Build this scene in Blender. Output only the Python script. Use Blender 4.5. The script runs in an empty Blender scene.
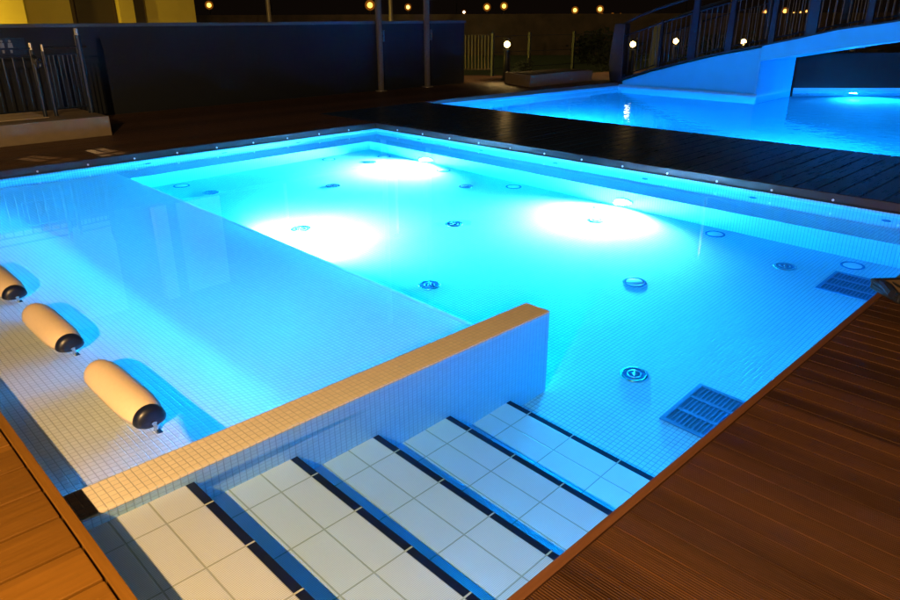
import bpy, bmesh, math, random
from mathutils import Vector, Matrix
random.seed(7)
D = bpy.data; S = bpy.context.scene; COL = S.collection
PI = math.pi
# ------------------------------------------------------------------ camera
yaw, pitch, roll = math.radians(45.562), math.radians(22.152), math.radians(-0.193)
fwd = Vector((math.cos(yaw)*math.cos(pitch), math.sin(yaw)*math.cos(pitch), -math.sin(pitch)))
rt = fwd.cross(Vector((0, 0, 1))).normalized(); up = rt.cross(fwd)
r2 = rt*math.cos(roll)+up*math.sin(roll); u2 = -rt*math.sin(roll)+up*math.cos(roll)
cd = D.cameras.new('camera'); cam = D.objects.new('camera', cd); COL.objects.link(cam)
cd.sensor_width = 36; cd.lens = 27.75; cd.clip_end = 500; cd.clip_start = .05
m = Matrix((r2, u2, -fwd)).transposed().to_4x4(); m.translation = Vector((0, 0, 1.25))
cam.matrix_world = m; S.camera = cam
# ------------------------------------------------------------------ world: night sky with a faint sodium glow
w = D.worlds.new('World'); S.world = w; w.use_nodes = True
wn = w.node_tree.nodes; wl = w.node_tree.links; wn.clear()
sky = wn.new('ShaderNodeTexSky'); sky.sky_type = 'NISHITA'; sky.sun_disc = False
sky.sun_elevation = math.radians(-4); sky.sun_rotation = math.radians(220)
b1 = wn.new('ShaderNodeBackground'); b1.inputs[1].default_value = .3
b2 = wn.new('ShaderNodeBackground'); b2.inputs[0].default_value = (.55, .32, .2, 1); b2.inputs[1].default_value = .006
ad = wn.new('ShaderNodeAddShader'); ow = wn.new('ShaderNodeOutputWorld')
wl.new(sky.outputs[0], b1.inputs[0]); wl.new(b1.outputs[0], ad.inputs[0]); wl.new(b2.outputs[0], ad.inputs[1]); wl.new(ad.outputs[0], ow.inputs[0])
# ------------------------------------------------------------------ view / render
S.view_settings.view_transform = 'Standard'; S.view_settings.look = 'None'
S.view_settings.exposure = 0; S.view_settings.gamma = 1; S.view_settings.use_curve_mapping = False
cy = S.cycles
cy.use_denoising = True; cy.max_bounces = 14; cy.diffuse_bounces = 7; cy.glossy_bounces = 4
cy.transmission_bounces = 8; cy.transparent_max_bounces = 8; cy.sample_clamp_indirect = 90
cy.caustics_reflective = True; cy.caustics_refractive = True; cy.blur_glossy = 0.5
cy.use_light_tree = True
# ------------------------------------------------------------------ lamp levels
WARM = (1.0, .60, .235); POOL = (1.6, .33, .405); POOL2 = (.02, .42, 1.0)
KEY_W = 1330; LAMP_W = 7600; LAMP2_W = 1350

# ================================================================== helpers
class MB:
    def __init__(s): s.bm = bmesh.new()
    def box(s, x0, y0, z0, x1, y1, z1, bev=0):
        r = bmesh.ops.create_cube(s.bm, size=1, matrix=Matrix.Translation(((x0+x1)/2, (y0+y1)/2, (z0+z1)/2)) @ Matrix.Diagonal((x1-x0, y1-y0, z1-z0, 1)))
        if bev:
            ed = list({e for v in r['verts'] for e in v.link_edges})
            bmesh.ops.bevel(s.bm, geom=ed, offset=bev, segments=2, affect='EDGES', profile=.5)
        return s
    def quad(s, *p):
        s.bm.faces.new([s.bm.verts.new(q) for q in p]); return s
    def tube(s, pts, r, n=10, cap=True):
        pts = [Vector(p) for p in pts]; rr = r if isinstance(r, (list, tuple)) else [r]*len(pts)
        rings = []
        for i, p in enumerate(pts):
            t = (pts[min(i+1, len(pts)-1)]-pts[max(i-1, 0)]).normalized()
            a = Vector((0, 0, 1)) if abs(t.z) < .9 else Vector((1, 0, 0))
            u = t.cross(a).normalized(); v = t.cross(u)
            rings.append([s.bm.verts.new(p+(u*math.cos(2*PI*k/n)+v*math.sin(2*PI*k/n))*rr[i]) for k in range(n)])
        for a, b in zip(rings, rings[1:]):
            for k in range(n): s.bm.faces.new((a[k], a[(k+1) % n], b[(k+1) % n], b[k]))
        if cap: s.bm.faces.new(rings[0][::-1]); s.bm.faces.new(rings[-1])
        return s
    def lathe(s, prof, n=32, M=None):
        """prof: list of (radius, z)"""
        M = M or Matrix(); rings = []
        for r, z in prof:
            if r < 1e-6: rings.append([s.bm.verts.new(M @ Vector((0, 0, z)))])
            else: rings.append([s.bm.verts.new(M @ Vector((r*math.cos(2*PI*k/n), r*math.sin(2*PI*k/n), z))) for k in range(n)])
        for a, b in zip(rings, rings[1:]):
            for k in range(n):
                if len(a) == 1 and len(b) == 1: continue
                if len(a) == 1: s.bm.faces.new((a[0], b[k], b[(k+1) % n]))
                elif len(b) == 1: s.bm.faces.new((a[k], a[(k+1) % n], b[0]))
                else: s.bm.faces.new((a[k], a[(k+1) % n], b[(k+1) % n], b[k]))
        return s
    def prism(s, poly, lo, hi, axis=2):
        """extrude a 2D polygon along an axis"""
        def P(a, b, c): return (c, a, b) if axis == 0 else (a, c, b) if axis == 1 else (a, b, c)
        A = [s.bm.verts.new(P(a, b, lo)) for a, b in poly]; B = [s.bm.verts.new(P(a, b, hi)) for a, b in poly]
        s.bm.faces.new(A[::-1]); s.bm.faces.new(B)
        for i in range(len(A)):
            j = (i+1) % len(A); s.bm.faces.new((A[i], A[j], B[j], B[i]))
        return s
    def build(s, name, mat, parent=None, smooth=False, bevel=0, loc=None):
        bmesh.ops.recalc_face_normals(s.bm, faces=s.bm.faces)
        me = D.meshes.new(name); s.bm.to_mesh(me); s.bm.free()
        if loc is not None: me.transform(Matrix.Translation(-Vector(loc)))
        o = D.objects.new(name, me); COL.objects.link(o)
        if loc is not None: o.location = loc
        me.materials.append(mat)
        if smooth:
            for p in me.polygons: p.use_smooth = True
        if bevel:
            b = o.modifiers.new('bevel', 'BEVEL'); b.width = bevel; b.segments = 2; b.limit_method = 'ANGLE'
        if parent:
            o.parent = parent; o.matrix_parent_inverse = Matrix.Translation(-parent.location)
            if parent.parent: o.matrix_parent_inverse = Matrix()
        RECV.append(o)
        return o
RECV = []
def thing(name, label, cat, loc=(0, 0, 0), group=None):
    o = D.objects.new(name, None); COL.objects.link(o); o.location = loc; o.empty_display_size = .1
    o['label'] = label; o['category'] = cat
    if group: o['group'] = group
    return o
def tag(o, label, cat, group=None):
    o['label'] = label; o['category'] = cat
    if group: o['group'] = group
    return o
def struct(o, label=None, cat=None):
    o['kind'] = 'structure'
    if label: o['label'] = label
    if cat: o['category'] = cat
    return o
def local(parent, o):
    """mesh built round the thing's own origin"""
    o.matrix_parent_inverse = Matrix(); return o

# ================================================================== materials
def newmat(name):
    m = D.materials.new(name); m.use_nodes = True; n = m.node_tree.nodes; n.clear()
    out = n.new('ShaderNodeOutputMaterial'); p = n.new('ShaderNodeBsdfPrincipled')
    m.node_tree.links.new(p.outputs[0], out.inputs[0]); return m, n, m.node_tree.links, p
def mth(n, l, op, a, b=None, c=None):
    k = n.new('ShaderNodeMath'); k.operation = op
    for i, v in enumerate((a, b, c)):
        if v is None: continue
        if isinstance(v, (int, float)): k.inputs[i].default_value = v
        else: l.new(v, k.inputs[i])
    return k.outputs[0]
def ramp(n, l, fac, stops):
    r = n.new('ShaderNodeValToRGB'); l.new(fac, r.inputs[0])
    e = r.color_ramp.elements
    while len(e) < len(stops): e.new(.5)
    for i, (p, c) in enumerate(stops): e[i].position = p; e[i].color = (*c, 1)
    return r.outputs[0]
def mixc(n, l, f, a, b):
    k = n.new('ShaderNodeMix'); k.data_type = 'RGBA'
    if isinstance(f, (int, float)): k.inputs[0].default_value = f
    else: l.new(f, k.inputs[0])
    for s, v in ((6, a), (7, b)):
        if isinstance(v, tuple): k.inputs[s].default_value = (*v[:3], 1)
        else: l.new(v, k.inputs[s])
    return k.outputs[2]
def noise(n, l, vec, scale, detail=3, rough=.5):
    k = n.new('ShaderNodeTexNoise'); k.inputs['Scale'].default_value = scale; k.inputs['Detail'].default_value = detail
    k.inputs['Roughness'].default_value = rough; l.new(vec, k.inputs['Vector']); return k.outputs[0]
def bump(n, l, p, h, dist, strength=1):
    b = n.new('ShaderNodeBump'); b.inputs['Distance'].default_value = dist; b.inputs['Strength'].default_value = strength
    l.new(h, b.inputs['Height']); l.new(b.outputs[0], p.inputs['Normal'])
def plain(name, col, rough=.5, metal=0, var=.12, scale=30, bumpd=0, spec=.5):
    m, n, l, p = newmat(name); g = n.new('ShaderNodeNewGeometry')
    f = noise(n, l, g.outputs['Position'], scale)
    c = mixc(n, l, f, tuple(x*(1-var) for x in col), tuple(min(1, x*(1+var)) for x in col))
    l.new(c, p.inputs['Base Color']); p.inputs['Roughness'].default_value = rough; p.inputs['Metallic'].default_value = metal
    p.inputs['Specular IOR Level'].default_value = spec
    if bumpd: bump(n, l, p, f, bumpd)
    return m
def grid_axis(n, l, x, pitch, off, gw):
    """1 in the grout line, 0 on the tile"""
    a = mth(n, l, 'ADD', x, -off+1000*pitch); f = mth(n, l, 'FRACT', mth(n, l, 'DIVIDE', a, pitch))
    d = mth(n, l, 'MULTIPLY', mth(n, l, 'MINIMUM', f, mth(n, l, 'SUBTRACT', 1, f)), pitch)
    r = n.new('ShaderNodeMapRange'); r.interpolation_type = 'SMOOTHSTEP'; l.new(d, r.inputs[0])
    r.inputs[1].default_value = gw*.5; r.inputs[2].default_value = gw*1.1; r.inputs[3].default_value = 1; r.inputs[4].default_value = 0
    return r.outputs[0]
def mosaic(name, tile=(.68, .67, .63), grout=(.36, .35, .33), pitch=.0245, off=(.0, .0, -.088), gw=.0022, rough=.22, var=.1):
    m, n, l, p = newmat(name); g = n.new('ShaderNodeNewGeometry')
    sp = n.new('ShaderNodeSeparateXYZ'); l.new(g.outputs['Position'], sp.inputs[0])
    sn = n.new('ShaderNodeSeparateXYZ'); l.new(g.outputs['True Normal'], sn.inputs[0])
    tot = None; cells = []
    for i in range(3):
        line = grid_axis(n, l, sp.outputs[i], pitch, off[i], gw)
        flat = mth(n, l, 'LESS_THAN', mth(n, l, 'ABSOLUTE', sn.outputs[i]), .7)
        v = mth(n, l, 'MULTIPLY', line, flat); tot = v if tot is None else mth(n, l, 'MAXIMUM', tot, v)
        cells.append(mth(n, l, 'FLOOR', mth(n, l, 'DIVIDE', mth(n, l, 'ADD', sp.outputs[i], 10-off[i]+1e-4), pitch)))
    cv = n.new('ShaderNodeCombineXYZ')
    for i in range(3): l.new(cells[i], cv.inputs[i])
    wn_ = n.new('ShaderNodeTexWhiteNoise'); l.new(cv.outputs[0], wn_.inputs[0])
    big = noise(n, l, g.outputs['Position'], 1.3, 4)
    tint = mth(n, l, 'ADD', mth(n, l, 'MULTIPLY', wn_.outputs[0], .6), mth(n, l, 'MULTIPLY', big, .4))
    tc = mixc(n, l, tint, tuple(x*(1-var) for x in tile), tile)
    c = mixc(n, l, mth(n, l, 'MULTIPLY', tot, .85), tc, grout); l.new(c, p.inputs['Base Color'])
    p.inputs['Roughness'].default_value = rough
    l.new(mth(n, l, 'ADD', mth(n, l, 'MULTIPLY', tot, .4), rough), p.inputs['Roughness'])
    bump(n, l, p, mth(n, l, 'SUBTRACT', 1, tot), .0012, .7)
    return m
def steptile(name, nose, ribbed=0.0):
    """240 x 115 slabs laid back from the nose at x = nose"""
    m, n, l, p = newmat(name); g = n.new('ShaderNodeNewGeometry')
    sp = n.new('ShaderNodeSeparateXYZ'); l.new(g.outputs['Position'], sp.inputs[0])
    a = grid_axis(n, l, sp.outputs[0], .1205, nose-.120, .0032); b = grid_axis(n, l, sp.outputs[1], .2475, 1.767, .0032)
    tot = mth(n, l, 'MAXIMUM', a, b)
    rib = mth(n, l, 'SINE', mth(n, l, 'MULTIPLY', sp.outputs[1], 2*PI/.0056))
    f = mth(n, l, 'ADD', mth(n, l, 'MULTIPLY', noise(n, l, g.outputs['Position'], 9, 5), .5), mth(n, l, 'MULTIPLY', noise(n, l, g.outputs['Position'], 2.2, 3), .5))
    cq = n.new('ShaderNodeCombineXYZ'); l.new(mth(n, l, 'FLOOR', mth(n, l, 'DIVIDE', mth(n, l, 'ADD', sp.outputs[0], 10*.1205*10-(nose-.120)), .1205)), cq.inputs[0]); l.new(mth(n, l, 'FLOOR', mth(n, l, 'DIVIDE', mth(n, l, 'ADD', sp.outputs[1], 24.75-1.767), .2475)), cq.inputs[1])
    wv = n.new('ShaderNodeTexWhiteNoise'); l.new(cq.outputs[0], wv.inputs[0])
    f = mth(n, l, 'ADD', f, mth(n, l, 'MULTIPLY', mth(n, l, 'SUBTRACT', wv.outputs[0], .5), .45))
    c = mixc(n, l, f, (.79, .765, .83), (.92, .89, .95))
    c = mixc(n, l, mth(n, l, 'MULTIPLY', mth(n, l, 'MULTIPLY', mth(n, l, 'SUBTRACT', .6, rib), .55), ribbed), c, (.42, .41, .37))
    c = mixc(n, l, mth(n, l, 'MULTIPLY', tot, .8), c, (.38, .37, .30)); l.new(c, p.inputs['Base Color'])
    p.inputs['Roughness'].default_value = .4
    h = mth(n, l, 'ADD', mth(n, l, 'MULTIPLY', rib, .25*ribbed), mth(n, l, 'SUBTRACT', 1, tot)); bump(n, l, p, h, .0015, .6)
    return m
def wood(name, c0, c1, along, groove=0, rough=.35, pitch=.16, off=0., gpitch=.008, bd=.0006):
    """decking: long grain along one axis, each board with its own tone"""
    m, n, l, p = newmat(name); g = n.new('ShaderNodeNewGeometry')
    sp = n.new('ShaderNodeSeparateXYZ'); l.new(g.outputs['Position'], sp.inputs[0])
    x, y = (sp.outputs[0], sp.outputs[1]) if along == 'x' else (sp.outputs[1], sp.outputs[0])
    cell = mth(n, l, 'FLOOR', mth(n, l, 'DIVIDE', mth(n, l, 'ADD', y, 16-off), pitch))
    cv = n.new('ShaderNodeCombineXYZ'); l.new(mth(n, l, 'MULTIPLY', x, 3.2), cv.inputs[0]); l.new(mth(n, l, 'MULTIPLY', y, 60), cv.inputs[1]); l.new(cell, cv.inputs[2])
    f = noise(n, l, cv.outputs[0], 1.0, 6, .62)
    cv2 = n.new('ShaderNodeCombineXYZ'); l.new(mth(n, l, 'MULTIPLY', x, 30), cv2.inputs[0]); l.new(mth(n, l, 'MULTIPLY', y, 400), cv2.inputs[1])
    f2 = noise(n, l, cv2.outputs[0], 1.0, 2)
    wnn = n.new('ShaderNodeTexWhiteNoise'); wnn.noise_dimensions = '1D'; l.new(cell, wnn.inputs['W'])
    t = mth(n, l, 'ADD', mth(n, l, 'MULTIPLY', f, .6), mth(n, l, 'ADD', mth(n, l, 'MULTIPLY', f2, .2), mth(n, l, 'MULTIPLY', wnn.outputs[0], .3)))
    c = ramp(n, l, t, [(.3, c0), (.75, c1)])
    if groove:
        s = mth(n, l, 'SINE', mth(n, l, 'MULTIPLY', y, 2*PI/gpitch)); s = mth(n, l, 'MULTIPLY', mth(n, l, 'ADD', s, 1), .5)
        c = mixc(n, l, mth(n, l, 'MULTIPLY', mth(n, l, 'SUBTRACT', 1, s), .45*groove), c, tuple(v*.35 for v in c0))
        h = mth(n, l, 'ADD', mth(n, l, 'MULTIPLY', s, 1.0), mth(n, l, 'MULTIPLY', f2, .5)); bump(n, l, p, h, .0016, .8)
    else: bump(n, l, p, mth(n, l, 'ADD', f, f2), bd, .5)
    l.new(c, p.inputs['Base Color'])
    l.new(mth(n, l, 'ADD', mth(n, l, 'MULTIPLY', f, .25), rough-.1), p.inputs['Roughness'])
    return m
def glow(name, col, s):
    m = D.materials.new(name); m.use_nodes = True; n = m.node_tree.nodes; n.clear()
    e = n.new('ShaderNodeEmission'); e.inputs[0].default_value = (*col, 1); e.inputs[1].default_value = s
    o = n.new('ShaderNodeOutputMaterial'); m.node_tree.links.new(e.outputs[0], o.inputs[0]); return m
def water(name, tint=(1, 1, 1)):
    m = D.materials.new(name); m.use_nodes = True; n = m.node_tree.nodes; n.clear()
    g = n.new('ShaderNodeBsdfGlass'); g.inputs['IOR'].default_value = 1.333; g.inputs['Roughness'].default_value = 0
    g.inputs['Color'].default_value = (*tint, 1)
    o = n.new('ShaderNodeOutputMaterial'); m.node_tree.links.new(g.outputs[0], o.inputs[0]); return m

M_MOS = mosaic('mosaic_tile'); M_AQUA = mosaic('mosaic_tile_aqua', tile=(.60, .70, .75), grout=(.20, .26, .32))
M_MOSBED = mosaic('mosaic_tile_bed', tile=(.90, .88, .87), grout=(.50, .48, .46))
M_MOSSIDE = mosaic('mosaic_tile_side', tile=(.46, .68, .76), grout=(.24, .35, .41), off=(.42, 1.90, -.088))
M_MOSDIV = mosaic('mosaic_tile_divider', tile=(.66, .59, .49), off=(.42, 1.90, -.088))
M_MOS2 = mosaic('mosaic_tile_blue', tile=(.16, .50, .66), grout=(.12, .36, .48), pitch=.05)
M_NOSE = plain('navy_nosing_tile', (.010, .014, .05), .3, var=.3)
M_TICK = plain('pale_grout', (.6, .58, .5), .7)
M_WATER = water('pool_water')
M_DECKL = wood('deck_wood_smooth', (.10, .041, .003), (.19, .080, .007), 'x', 0, .45, .1597, .232)
M_DECKF = wood('deck_wood_wet_sheen', (.004, .022, .075), (.010, .045, .14), 'x', 0, .27, .16, .0, bd=.0004)  # blue sheen and haze on the wet boards painted into the base colour
M_DECKB = wood('deck_wood_back', (.06, .032, .02), (.15, .08, .045), 'x', .5, .4, .16, .0)
M_DECKR = wood('deck_wood_reeded', (.024, .009, .003), (.118, .048, .017), 'y', 1.2, .42, .0803, .942)
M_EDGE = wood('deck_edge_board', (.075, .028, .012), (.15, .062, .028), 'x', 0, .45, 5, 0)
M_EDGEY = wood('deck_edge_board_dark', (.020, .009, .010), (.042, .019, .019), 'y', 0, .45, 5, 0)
M_BLACK = plain('black_underside', (.008, .008, .009), .9)
M_CHROME = plain('stainless_steel', (.62, .63, .65), .22, 1, .06)
M_FOAM = plain('cream_vinyl', (.78, .62, .46), .55, 0, .05, 60, .0006)
M_NAVY = plain('navy_rubber', (.006, .010, .035), .38, 0, .2)
M_JETB = plain('jet_plastic', (.05, .16, .34), .3, 0, .25, 60)
M_JETW = plain('white_plastic', (.68, .72, .74), .35, 0, .1)
M_GRATE = plain('blue_grate_plastic', (.09, .22, .36), .4, 0, .15)
M_GRATED = plain('grate_dark', (.05, .14, .24), .6, 0, .2)

# ================================================================== geometry constants (metres, deck level = 0)
W = -.10; FL = -1.0; BZ = -.50
XD0, YD0, XD1, YD1 = .343, .787, 5.715, 7.19          # deck edges round the pool
XW0, YW0, XW1, YW1 = .29, .735, 5.80, 7.28             # tiled walls under the deck edge
XL, XB, YB = 2.46, 5.41, 6.94                          # lounger ledge, bench edges
DY0, DY1, DX1, DZ = 1.90, 2.05, 2.55, -.088            # dividing wall

# ------------------------------------------------------------------ swimming pool shell
pool = thing('swimming_pool', 'square front pool lined with small white mosaic tiles and glowing bright blue', 'pool', (3, 4, FL))
b = MB(); b.quad((XL, YW0, FL), (XB, YW0, FL), (XB, YB, FL), (XL, YB, FL)); b.quad((XW0, YW0, FL), (XL, YW0, FL), (XL, DY1, FL), (XW0, DY1, FL))
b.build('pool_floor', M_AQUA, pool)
b = MB()   # walls from the water gutter down
b.quad((XW1, YW0, FL), (XW1, YW1, FL), (XW1, YW1, -.075), (XW1, YW0, -.075))
b.quad((XW0, YW1, FL), (XW1, YW1, FL), (XW1, YW1, -.075), (XW0, YW1, -.075))
b.quad((XW0, YW0, FL), (XW1, YW0, FL), (XW1, YW0, -.075), (XW0, YW0, -.075))
b.quad((XW0, YW0, FL), (XW0, YW1, FL), (XW0, YW1, -.075), (XW0, YW0, -.075))
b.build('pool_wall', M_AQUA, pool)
b = MB()   # L shaped underwater bench
b.quad((XB, YW0, BZ), (XW1, YW0, BZ), (XW1, YW1, BZ), (XB, YW1, BZ)); b.quad((XL, YB, BZ), (XB, YB, BZ), (XB, YW1, BZ), (XL, YW1, BZ))
b.quad((XB, YW0, FL), (XB, YB, FL), (XB, YB, BZ), (XB, YW0, BZ)); b.quad((XL, YB, FL), (XB, YB, FL), (XB, YB, BZ), (XL, YB, BZ))
b.build('bench', M_AQUA, pool)
# reclining beds: one swept profile
prof = [(XW0, -.125), (.50, -.145), (.70, -.178), (.80, -.192), (.93, -.225), (1.08, -.285), (1.25, -.36), (1.45, -.435), (1.72, -.50), (2.0, -.515), (2.25, -.508), (XL-.02, BZ), (XL, BZ-.006)]
b = MB(); ys = [DY1-.05+i*(YW1-DY1+.05)/30 for i in range(31)]
rows = [[b.bm.verts.new((x, y, z)) for x, z in prof] for y in ys]
for r0, r1 in zip(rows, rows[1:]):
    for k in range(len(prof)-1): b.bm.faces.new((r0[k], r0[k+1], r1[k+1], r1[k]))
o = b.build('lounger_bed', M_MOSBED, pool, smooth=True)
b = MB(); b.quad((XL, DY1-.05, FL), (XL, YB, FL), (XL, YB, BZ-.006), (XL, DY1-.05, BZ-.006)); b.build('bed_riser', M_AQUA, pool)
b = MB(); b.box(XW0-.02, DY0, FL-.02, DX1, DY1, DZ-.012); o = b.build('dividing_wall', M_MOSSIDE, pool)
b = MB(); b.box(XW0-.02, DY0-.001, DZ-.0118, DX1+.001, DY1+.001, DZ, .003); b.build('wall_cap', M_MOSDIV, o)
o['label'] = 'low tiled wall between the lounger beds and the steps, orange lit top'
b = MB(); b.box(XL-.03, DY1, BZ-.028, XL+.003, YB+.02, BZ+.001, .006); b.build('bed_edge', plain('edge_tile_highlight', (.92, .93, .93), .25), pool)  # ledge edge whitened to paint in its pale highlight
# steps, from the deck down
noses = [.705, 1.084, 1.457, 1.861, 2.27]; nz = [-.160, -.325, -.482, -.662, -.865]
prev = XW0
for i, (x, z) in enumerate(zip(noses, nz)):
    zb = nz[i+1] if i < 4 else FL
    b = MB(); b.box(prev-(.02 if i else 0), YW0, FL-.01, x-.028, DY0, z); b.box(x-.028, YW0, FL-.01, x-.003, DY0, z-.03)
    st = b.build('step', steptile('step_tile_%d' % i, x-.028, 1.0 if i < 1 else .5), pool)
    nb = MB(); nb.box(x-.028, YW0, z-.03, x, DY0-.001, z, .0)
    no = nb.build('nosing', M_NOSE, st)
    y = 1.767
    while y > YW0: MB().box(x-.0285, y-.003, z-.0305, x+.0005, y+.003, z+.0007).build('grout_joint', M_TICK, st); y -= .2475
    prev = x
# wall inlets
def ring_at(parent, name, p, axis, mat, r=.032):
    M = Matrix.Translation(p) @ (Matrix.Rotation(-PI/2, 4, 'Y') if axis == 'x' else Matrix.Rotation(PI/2, 4, 'X'))
    b = MB(); b.lathe([(r, 0), (r, .006), (r*.8, .012), (r*.45, .010), (r*.4, .003), (0, .003)], 20, M); return b.build(name, mat, parent, smooth=True)
for y in (1.29, 2.29, 3.31, 4.35, 5.40, 6.45): ring_at(pool, 'wall_inlet', (XW1-.001, y, -.315), 'x', M_JETB)
for x in (2.79, 3.64, 4.60): ring_at(pool, 'wall_inlet', (x, YW1-.001, -.26), 'y', M_JETB)
# underwater lamps
LIGHTS = []
def caustic(ld): ld.cycles.is_caustics_light = True
def pool_lamp(pos, ax, label, tilt=.9, power=LAMP_W, half=44, col=POOL, parent_group='lamps set under water in the pool'):
    """ax = unit direction the lamp faces"""
    t = thing('underwater_lamp', label, 'pool light', pos, parent_group)
    q = Vector(ax).to_track_quat('Z', 'Y').to_matrix().to_4x4(); M = Matrix.Translation(pos) @ q
    b = MB(); b.lathe([(.085, 0), (.095, .004), (.095, .014), (.078, .022), (.072, .014)], 32, M); b.build('trim_ring', M_CHROME, t, smooth=True)
    b = MB(); b.lathe([(.072, .012), (.05, .018), (0, .021)], 32, M); b.build('lens', glow('lamp_lens_glow', (.6, .9, 1), 60), t, smooth=True)
    ld = D.lights.new('lamp_beam', 'SPOT'); ld.energy = power; ld.color = col; ld.spot_size = math.radians(2*half); ld.spot_blend = .9
    ld.shadow_soft_size = .05; ld.use_soft_falloff = False; caustic(ld)
    lo = D.objects.new('lamp_beam', ld); COL.objects.link(lo)
    lo.matrix_world = Matrix.Translation(Vector(pos)+Vector(ax)*.075) @ (Vector(ax)-Vector((0, 0, tilt))).to_track_quat('-Z', 'Y').to_matrix().to_4x4()
    ld2 = D.lights.new('lamp_spill', 'SPOT'); ld2.energy = power*.72; ld2.color = col; ld2.spot_size = math.radians(160); ld2.spot_blend = 1
    ld2.shadow_soft_size = .05; caustic(ld2); l2 = D.objects.new('lamp_spill', ld2); COL.objects.link(l2); l2.matrix_world = Matrix.Translation(Vector(pos)+Vector(ax)*.075) @ (Vector(ax)-Vector((0, 0, .35))).to_track_quat('-Z', 'Y').to_matrix().to_4x4()
    for q_ in (lo, l2):
        mw = q_.matrix_world.copy(); q_.parent = t; q_.matrix_parent_inverse = Matrix.Translation(-t.location); q_.matrix_basis = mw
    return t
pool_lamp((XB, 5.86, -.82), (-1, 0, 0), 'glowing underwater lamp in the far bench riser near the back corner of the pool')
pool_lamp((XB, 3.27, -.82), (-1, 0, 0), 'glowing underwater lamp in the far bench riser, midway along the right side')
pool_lamp((XL, 4.60, -.77), (1, 0, 0), 'underwater lamp in the riser of the lounger ledge, facing the bench')

# floor jets
def jet(x, y, kind, label):
    t = thing('floor_jet', label, 'pool jet', (x, y, FL), 'round jets in the pool floor')
    M = Matrix.Translation((x, y, FL))
    if kind == 'dome':
        b = MB(); b.lathe([(.078, 0), (.078, .006), (.070, .013), (.058, .010)], 36, M); b.build('rim', M_CHROME, t, smooth=True)
        b = MB(); b.lathe([(.058, .010), (.05, .004), (.03, .006), (0, .008)], 36, M); b.build('bowl', M_JETB, t, smooth=True)
        b = MB(); b.lathe([(.040, .006), (.039, .013), (.032, .013), (.030, .006)], 28, M)
        b.lathe([(.012, .006), (.012, .015), (.004, .016), (0, .012)], 14, M)
        for a in (0.5, 0.5+PI): b.tube([(x+.012*math.cos(a), y+.012*math.sin(a), FL+.011), (x+.032*math.cos(a), y+.032*math.sin(a), FL+.011)], .004, 6)
        b.build('nozzle', M_CHROME, t, smooth=True)
    else:
        b = MB(); b.lathe([(.080, 0), (.078, .008), (.066, .011), (.062, .003)], 36, M); b.build('rim', M_JETB, t, smooth=True)
        b = MB(); b.lathe([(.061, .002), (.045, .012), (.03, .015), (0, .016)], 36, M); b.build('cap', M_JETW, t, smooth=True)
rn = ['nearest the right deck', 'second from the right deck', 'third from the right deck', 'farthest from the right deck']
for k, y in enumerate((1.65, 3.25, 4.82, 6.36)): jet(2.99, y, 'dome', 'dark round floor jet beside the lounger ledge, '+rn[k])
for k, y in enumerate((2.28, 4.03, 5.76)): jet(4.0, y, 'cap' if k == 0 else 'dome', ('white capped floor jet in the middle row, ' if k == 0 else 'dark floor jet in the middle row, ')+['nearest the right deck', 'central one', 'nearest the back corner'][k])
for k, y in enumerate((1.65, 3.23, 4.80, 6.35)): jet(4.94, y, 'dome', 'dark floor jet in the row before the far bench, '+rn[k])
on = ['first', 'second', 'third', 'fourth', 'fifth', 'sixth']
for k, y in enumerate((1.31, 2.33, 3.40, 4.45, 5.46, 6.48)): jet(5.26, y, 'cap', 'pale ring fitting against the far bench riser, %s from the right deck' % on[k])
jet(4.69, 6.8, 'cap', 'pale ring shaped floor fitting in the back corner of the pool'); jet(2.90, 6.8, 'cap', 'pale ring shaped floor fitting below the left end of the back bench')
# suction grates
def grate(x0, y0, x1, y1, label):
    t = thing('suction_grate', label, 'pool grate', ((x0+x1)/2, (y0+y1)/2, FL), 'rectangular suction grates in the pool floor')
    b = MB(); f = .022; z0, z1 = FL, FL+.014
    b.box(x0, y0, z0, x1, y0+f, z1); b.box(x0, y1-f, z0, x1, y1, z1); b.box(x0, y0+f, z0, x0+f, y1-f, z1); b.box(x1-f, y0+f, z0, x1, y1-f, z1)
    yy = (y0+y1)/2; xs = [x0+(x1-x0)*k/3 for k in (1, 2)]
    for xx in xs: b.box(xx-.011, y0+f, z0, xx+.011, y1-f, z1-.001)
    b.build('frame', M_GRATE, t, bevel=.002)
    b = MB(); b.box(x0+f, y0+f, z0, x1-f, y1-f, z0+.003)
    b.build('backing', M_GRATED, t)
    b = MB(); n = 15
    for k in range(1, n): yk = y0+f+(y1-y0-2*f)*k/n; b.box(x0+f, yk-.0035, z0+.003, x1-f, yk+.0035, z0+.010)
    b.build('slats', M_GRATE, t)
grate(2.74, .98, 3.14, 1.355, 'blue slatted suction grate on the pool floor below the steps, beside the right deck')
grate(4.70, .98, 5.08, 1.36, 'blue slatted suction grate on the pool floor near the far right corner')

# water
b = MB(); b.quad((XW0-.03, YW0-.03, W), (XW1+.03, YW0-.03, W), (XW1+.03, YW1+.03, W), (XW0-.03, YW1+.03, W))
wat = struct(b.build('water', M_WATER, smooth=True)); wat['label'] = 'still clear water of the front pool'
# the body of the water, which soaks up red light
M_BODY = D.materials.new('water_body'); M_BODY.use_nodes = True; n_ = M_BODY.node_tree.nodes; n_.clear()
va_ = n_.new('ShaderNodeVolumeAbsorption'); va_.inputs[0].default_value = (0, .90, .995, 1); va_.inputs[1].default_value = 1.6
M_BODY.node_tree.links.new(va_.outputs[0], n_.new('ShaderNodeOutputMaterial').inputs['Volume'])
b = MB(); b.box(XW0-.03, YW0-.03, FL-.2, XW1+.03, YW1+.03, W+.0006); wb = struct(b.build('water_volume', M_BODY)); wb['label'] = 'blue tinted body of water in the front pool'

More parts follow.
